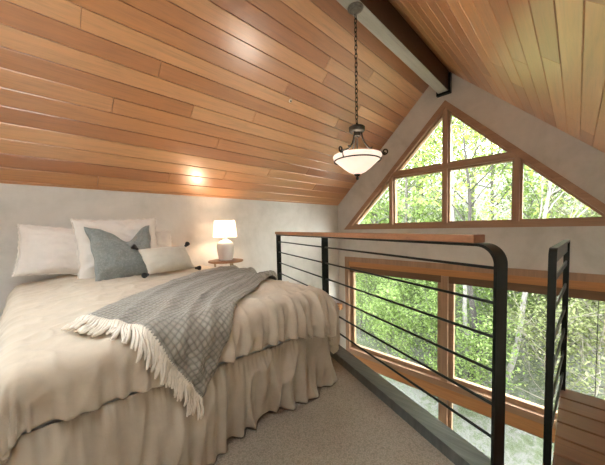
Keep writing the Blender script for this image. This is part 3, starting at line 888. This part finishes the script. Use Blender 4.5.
# small fittings
p = place_left(-2.06, .985 * 1.0 * NL, 0)
n_ = V(0, -SL, -1).normalized()
sp = thing('sprinkler_head', 'tiny round white fitting on the sloped wooden ceiling', 'ceiling fitting', tuple(p))
sp.rotation_euler = n_.to_track_quat('Z', 'Y').to_euler()
bm = bmesh.new(); lathe(bm, [(0, -.004), (.017, -.004), (.019, .003), (.013, .006), (0, .006)], 24); obj('plate', bm, M_white, sp, smooth=True)
bm = bmesh.new(); lathe(bm, [(0, .006), (.006, .006), (.007, .014), (0, .016)], 16); obj('nozzle', bm, M_bronze, sp, smooth=True)
bm = bmesh.new(); box(bm, -.135, -.06, -.12, 0, -.46, -.36, .004); 
tag(obj('wooden_block', bm, M_head), 'small pale wooden block low on the wall behind the foot of the bed', 'block')

# ------------------------------------------------------------------ outdoors
def gz(x, y): return -3.0 + .30 * max(0, x - 1.5) + .35 * noise.noise(V(x * .25, y * .25, 0)) * sm(1, 5, x)
bm = bmesh.new(); G = []
for i in range(81):
    r_ = []
    for j in range(81):
        x = lerp(.25, 44, (i / 80) ** 1.6); y = lerp(-26, 30, j / 80)
        r_.append(bm.verts.new((x, y, gz(x, y) + .08 * fbm((x * 1.4, y * 1.4, 0), 3))))
    G.append(r_)
for a, b in zip(G, G[1:]):
    for j in range(80): bm.faces.new((a[j], b[j], b[j + 1], a[j + 1]))
m, nt, b = new_mat('leafy_hillside'); v = coords(nt)
f = ntex(nt, v, 1.1, 6, .65, .4); g = ntex(nt, v, 9, 5, .7)
c = ramp(nt, mth(nt, 'ADD', mth(nt, 'MULTIPLY', f, .55), mth(nt, 'MULTIPLY', g, .45)), [(.36, (.04, .05, .02)), (.46, (.065, .075, .04)), (.55, (.11, .105, .095)), (.66, (.06, .09, .028))])
nt.links.new(c, b.inputs['Base Color']); b.inputs['Roughness'].default_value = .95; bump(nt, b, g, .8, .08)
hill = obj('ground', bm, m, smooth=True); struct(hill)

def leaves(bm, rnd, centers, n, size, spread):
    lay = bm.faces.layers.float.new('rnd')
    for _ in range(n):
        c = rnd.choice(centers)
        p = c + V(rnd.gauss(0, 1), rnd.gauss(0, 1), rnd.gauss(0, .7)) * spread
        s = size * rnd.uniform(.6, 1.3)
        Rm = Matrix.Rotation(rnd.uniform(0, 2 * PI), 3, 'Z') @ Matrix.Rotation(rnd.uniform(-.9, .9), 3, 'X')
        q = [Rm @ V(*k) * s + p for k in ((0, -.5, 0), (.28, -.05, .06), (.22, .3, .05), (0, .62, 0), (-.22, .3, .05), (-.28, -.05, .06))]
        vs = [bm.verts.new(k) for k in q]
        rv = min(1, max(0, rnd.gauss(.5, .28)))
        f1 = bm.faces.new((vs[0], vs[1], vs[2], vs[3])); f2 = bm.faces.new((vs[0], vs[3], vs[4], vs[5])); f1[lay] = rv; f2[lay] = rv
def tree_meshes(seed, H, r0, lean, nb, nleaf, size, spread, low=.25, wig=.25, fork=False, bl=.45):
    rnd = random.Random(seed); bm = bmesh.new(); tips = []
    n = 12; P = []
    for i in range(n + 1):
        u = i / n; P.append(V(lean[0] * u + wig * noise.noise(V(u * 2.5, seed, 0)), lean[1] * u + wig * noise.noise(V(u * 2.5, seed, 5)), H * u - .15))
    tube(bm, P, [r0 * (1 - .8 * i / n) for i in range(n + 1)], 10)
    for k in range(nb):
        u = lerp(low, .97, (k + rnd.random()) / nb); i = min(n - 1, int(u * n)); b0 = P[i].lerp(P[i + 1], u * n - i)
        a = rnd.uniform(0, 2 * PI) if not (fork and k < 3) else (1.57 + k * 3.14 + .3)
        Lb = H * bl * rnd.uniform(.5, 1) * (1.1 - .6 * u); el = rnd.uniform(.25, 1.0) if not (fork and k < 3) else .95
        d = V(math.cos(a) * math.cos(el), math.sin(a) * math.cos(el), math.sin(el)); Q = []; m_ = 6
        for q in range(m_ + 1):
            t = q / m_; Q.append(b0 + d * Lb * t + V(noise.noise(V(t * 2, k, seed)), noise.noise(V(t * 2, k, seed + 3)), .4 * t * t) * .22 * Lb * t)
        rb = r0 * (1 - .8 * u) * .55
        tube(bm, Q, [max(.008, rb * (1 - .85 * q / m_)) for q in range(m_ + 1)], 6)
        for q in range(2, m_ + 1): tips.append(Q[q])
        for j in range(3):
            q0 = Q[rnd.randint(2, m_)]; d2 = (d + V(rnd.uniform(-1, 1), rnd.uniform(-1, 1), rnd.uniform(-.3, .8)) * .9).normalized(); L2 = Lb * .45
            Q2 = [q0 + d2 * L2 * t / 4 + V(0, 0, .1 * L2 * (t / 4) ** 2) for t in range(5)]
            tube(bm, Q2, [max(.005, rb * .4 * (1 - t / 5)) for t in range(5)], 5); tips += Q2[2:]
    bl_ = bmesh.new(); leaves(bl_, rnd, tips, nleaf, size, spread)
    m1 = bpy.data.meshes.new('trunk'); bm.to_mesh(m1); bm.free(); m1.polygons.foreach_set('use_smooth', [True] * len(m1.polygons))
    m2 = bpy.data.meshes.new('foliage'); bl_.to_mesh(m2); bl_.free()
    return m1, m2
PROTO = {
    'fork': (tree_meshes(21, 6.2, .075, (.1, .15), 9, 900, .12, .32, low=.58, fork=True), M_barkd, M_leafA),
    'tall': (tree_meshes(22, 8.5, .10, (.3, -.5), 20, 4200, .15, .38, low=.30), M_barkm, M_leafA),
    'mid': (tree_meshes(23, 7.0, .08, (-.3, .6), 18, 4200, .14, .36, low=.22), M_barkm, M_leafB),
    'pale': (tree_meshes(24, 6.0, .065, (.1, -.95), 12, 700, .10, .25, low=.35, wig=.35), M_barkl, M_leafA),
    'bush': (tree_meshes(25, 2.2, .03, (.1, .1), 14, 2600, .085, .22, low=.05, bl=.6), M_barkm, M_leafB),
    'twig': (tree_meshes(26, 2.6, .026, (.2, -.2), 22, 2400, .07, .24, low=.05, bl=.6), M_barkt, M_leafC),
}
def plant(kind, x, y, rz, sc, name, label, cat, group=None, dz=0):
    (m1, m2), bk, lf = PROTO[kind]
    o = thing(name, label, cat, (x, y, gz(x, y) + dz), (0, 0, rz), group); o.scale = (sc, sc, sc)
    for me, mt, nm in ((m1, bk, 'trunk'), (m2, lf, 'foliage')):
        if not me.materials: me.materials.append(mt)
        c = bpy.data.objects.new(nm, me); COL.objects.link(c); c.parent = o
    return o
plant('fork', 3.0, -1.45, .0, 1.0, 'tree', 'slender dark forked tree seen in the middle of the upper window', 'tree')
plant('pale', 3.4, -2.05, .3, 1.0, 'tree', 'pale leaning trunk behind the lower right window, between the railings', 'tree')
plant('pale', 3.6, -1.45, 2.6, .95, 'tree', 'thinner pale crooked trunk left of the pale leaning one', 'tree')
woods = [('tall', 6.5, 3.2, .5, 1), ('mid', 6.0, 1.6, 1.9, 1), ('tall', 8.5, .4, 2.8, 1), ('mid', 8.0, -2.4, 4.0, 1), ('tall', 7.0, -4.4, 1.2, 1), ('mid', 5.0, -5.2, 5.1, .95),
         ('mid', 10, 5.6, 3.2, 1.1), ('tall', 11, 3.0, 4.4, 1.1), ('mid', 11, -.6, .3, 1.1), ('tall', 11.5, -4.2, 5.5, 1.1), ('tall', 14, 8.0, 2.2, 1.2), ('mid', 14.5, 4.8, 2.0, 1.2), ('tall', 15, 1.4, .8, 1.25), ('mid', 15, -2.4, 3.5, 1.25), ('mid', 4.6, 3.9, 2.4, .9), ('tall', 14, -7.0, 1.5, 1.2), ('mid', 18, 11, 0, 1.3), ('tall', 19, 6, 1, 1.4), ('mid', 19, 0, 2, 1.4), ('tall', 19, -6, 3, 1.4)]
for k, x, y, rz, s_ in woods:
    plant(k, x, y, rz, s_, 'tree', 'leafy light green woodland tree on the hillside beyond the windows', 'tree', 'woodland trees beyond the windows')
sh = random.Random(12); spots = [(2.55, -1.75), (2.6, .1), (3.2, 1.6), (3.0, .5), (2.9, -.5), (3.5, 2.6), (4.2, .9), (4.3, -.6), (4.6, 2.2), (4.4, -1.9), (5.3, .1), (5.6, 1.4), (5.5, 3.2), (5.8, -1.4), (5.6, -2.7), (6.6, .7), (6.8, 2.4), (7.0, 4.2), (6.9, -2.0), (7.0, -3.4), (8.2, 1.4), (8.4, 3.4), (8.4, -.6), (9.2, 5.2), (9.6, 2.2), (9.6, -2.2), (9.4, -4.2), (10.8, 0.6), (11, 4.4), (12.4, 2.6), (12.5, -1.6), (12.6, 6.6)]
for i, (x, y) in enumerate(spots):
    plant('bush', x, y, sh.uniform(0, 6), sh.uniform(.75, 1.05) * (.62 + .06 * x), 'shrub', 'green leafy shrub in the undergrowth outside the lower windows', 'shrub', 'green undergrowth shrubs')
for i, (x, y, rz, s_) in enumerate([(3.6, -3.4, 0, 1.0), (4.2, -2.9, 1.2, 1.1), (4.6, -4.0, 2.2, 1.2), (5.4, -3.3, 3.1, 1.3), (3.0, -2.75, 4.1, .8), (6.4, -3.9, 5, 1.4)]):
    plant('twig', x, y, rz, s_, 'shrub', 'pale twiggy olive shrub outside the window behind the wooden landing', 'shrub', 'pale twiggy shrubs')

# ------------------------------------------------------------------ light
w = bpy.data.worlds.new('sky'); SC.world = w; w.use_nodes = True; nt = w.node_tree
bg = nt.nodes['Background']
tc = nt.nodes.new('ShaderNodeTexCoord'); sep = nt.nodes.new('ShaderNodeSeparateXYZ'); nt.links.new(tc.outputs['Generated'], sep.inputs[0])
nt.links.new(ramp(nt, sep.outputs[2], [(0, (1.0, .98, .95)), (.35, (.93, .96, 1.0)), (1, (.80, .88, 1.0))]), bg.inputs['Color'])
bg.inputs['Strength'].default_value = 7.0
sun = bpy.data.objects.new('sun', bpy.data.lights.new('sun', 'SUN')); COL.objects.link(sun)
sun.data.energy = 12.0; sun.data.angle = R(80); sun.data.color = (1, .975, .94)
sun.rotation_euler = V(-.75, .30, -.58).to_track_quat('-Z', 'Y').to_euler()

# ------------------------------------------------------------------ camera
cd = bpy.data.cameras.new('camera'); cam = bpy.data.objects.new('camera', cd); COL.objects.link(cam); SC.camera = cam
f_px = 274.633; cd.sensor_fit = 'HORIZONTAL'; cd.sensor_width = 36; cd.lens = f_px * 36 / 605
cd.shift_y = (242.957 - 232.5) / 605; cd.clip_start = .02; cd.clip_end = 300
yaw, pit, rol = R(45.006), R(-3.162), R(-1.309)
F_ = V(math.cos(yaw) * math.cos(pit), math.sin(yaw) * math.cos(pit), math.sin(pit)); Rt = V(math.sin(yaw), -math.cos(yaw), 0); U_ = Rt.cross(F_)
R2 = Rt * math.cos(rol) + U_ * math.sin(rol); U2 = -Rt * math.sin(rol) + U_ * math.cos(rol)
cam.matrix_world = Matrix(((R2.x, U2.x, -F_.x, -4.074), (R2.y, U2.y, -F_.y, -3.131), (R2.z, U2.z, -F_.z, 1.05), (0, 0, 0, 1)))

vs = SC.view_settings; vs.view_transform = 'Standard'; vs.look = 'None'; vs.exposure = 1.42; vs.gamma = 1; vs.use_curve_mapping = False
SC.cycles.use_denoising = True
SC.cycles.max_bounces = 10; SC.cycles.diffuse_bounces = 6; SC.cycles.transparent_max_bounces = 16; SC.cycles.sample_clamp_indirect = 6
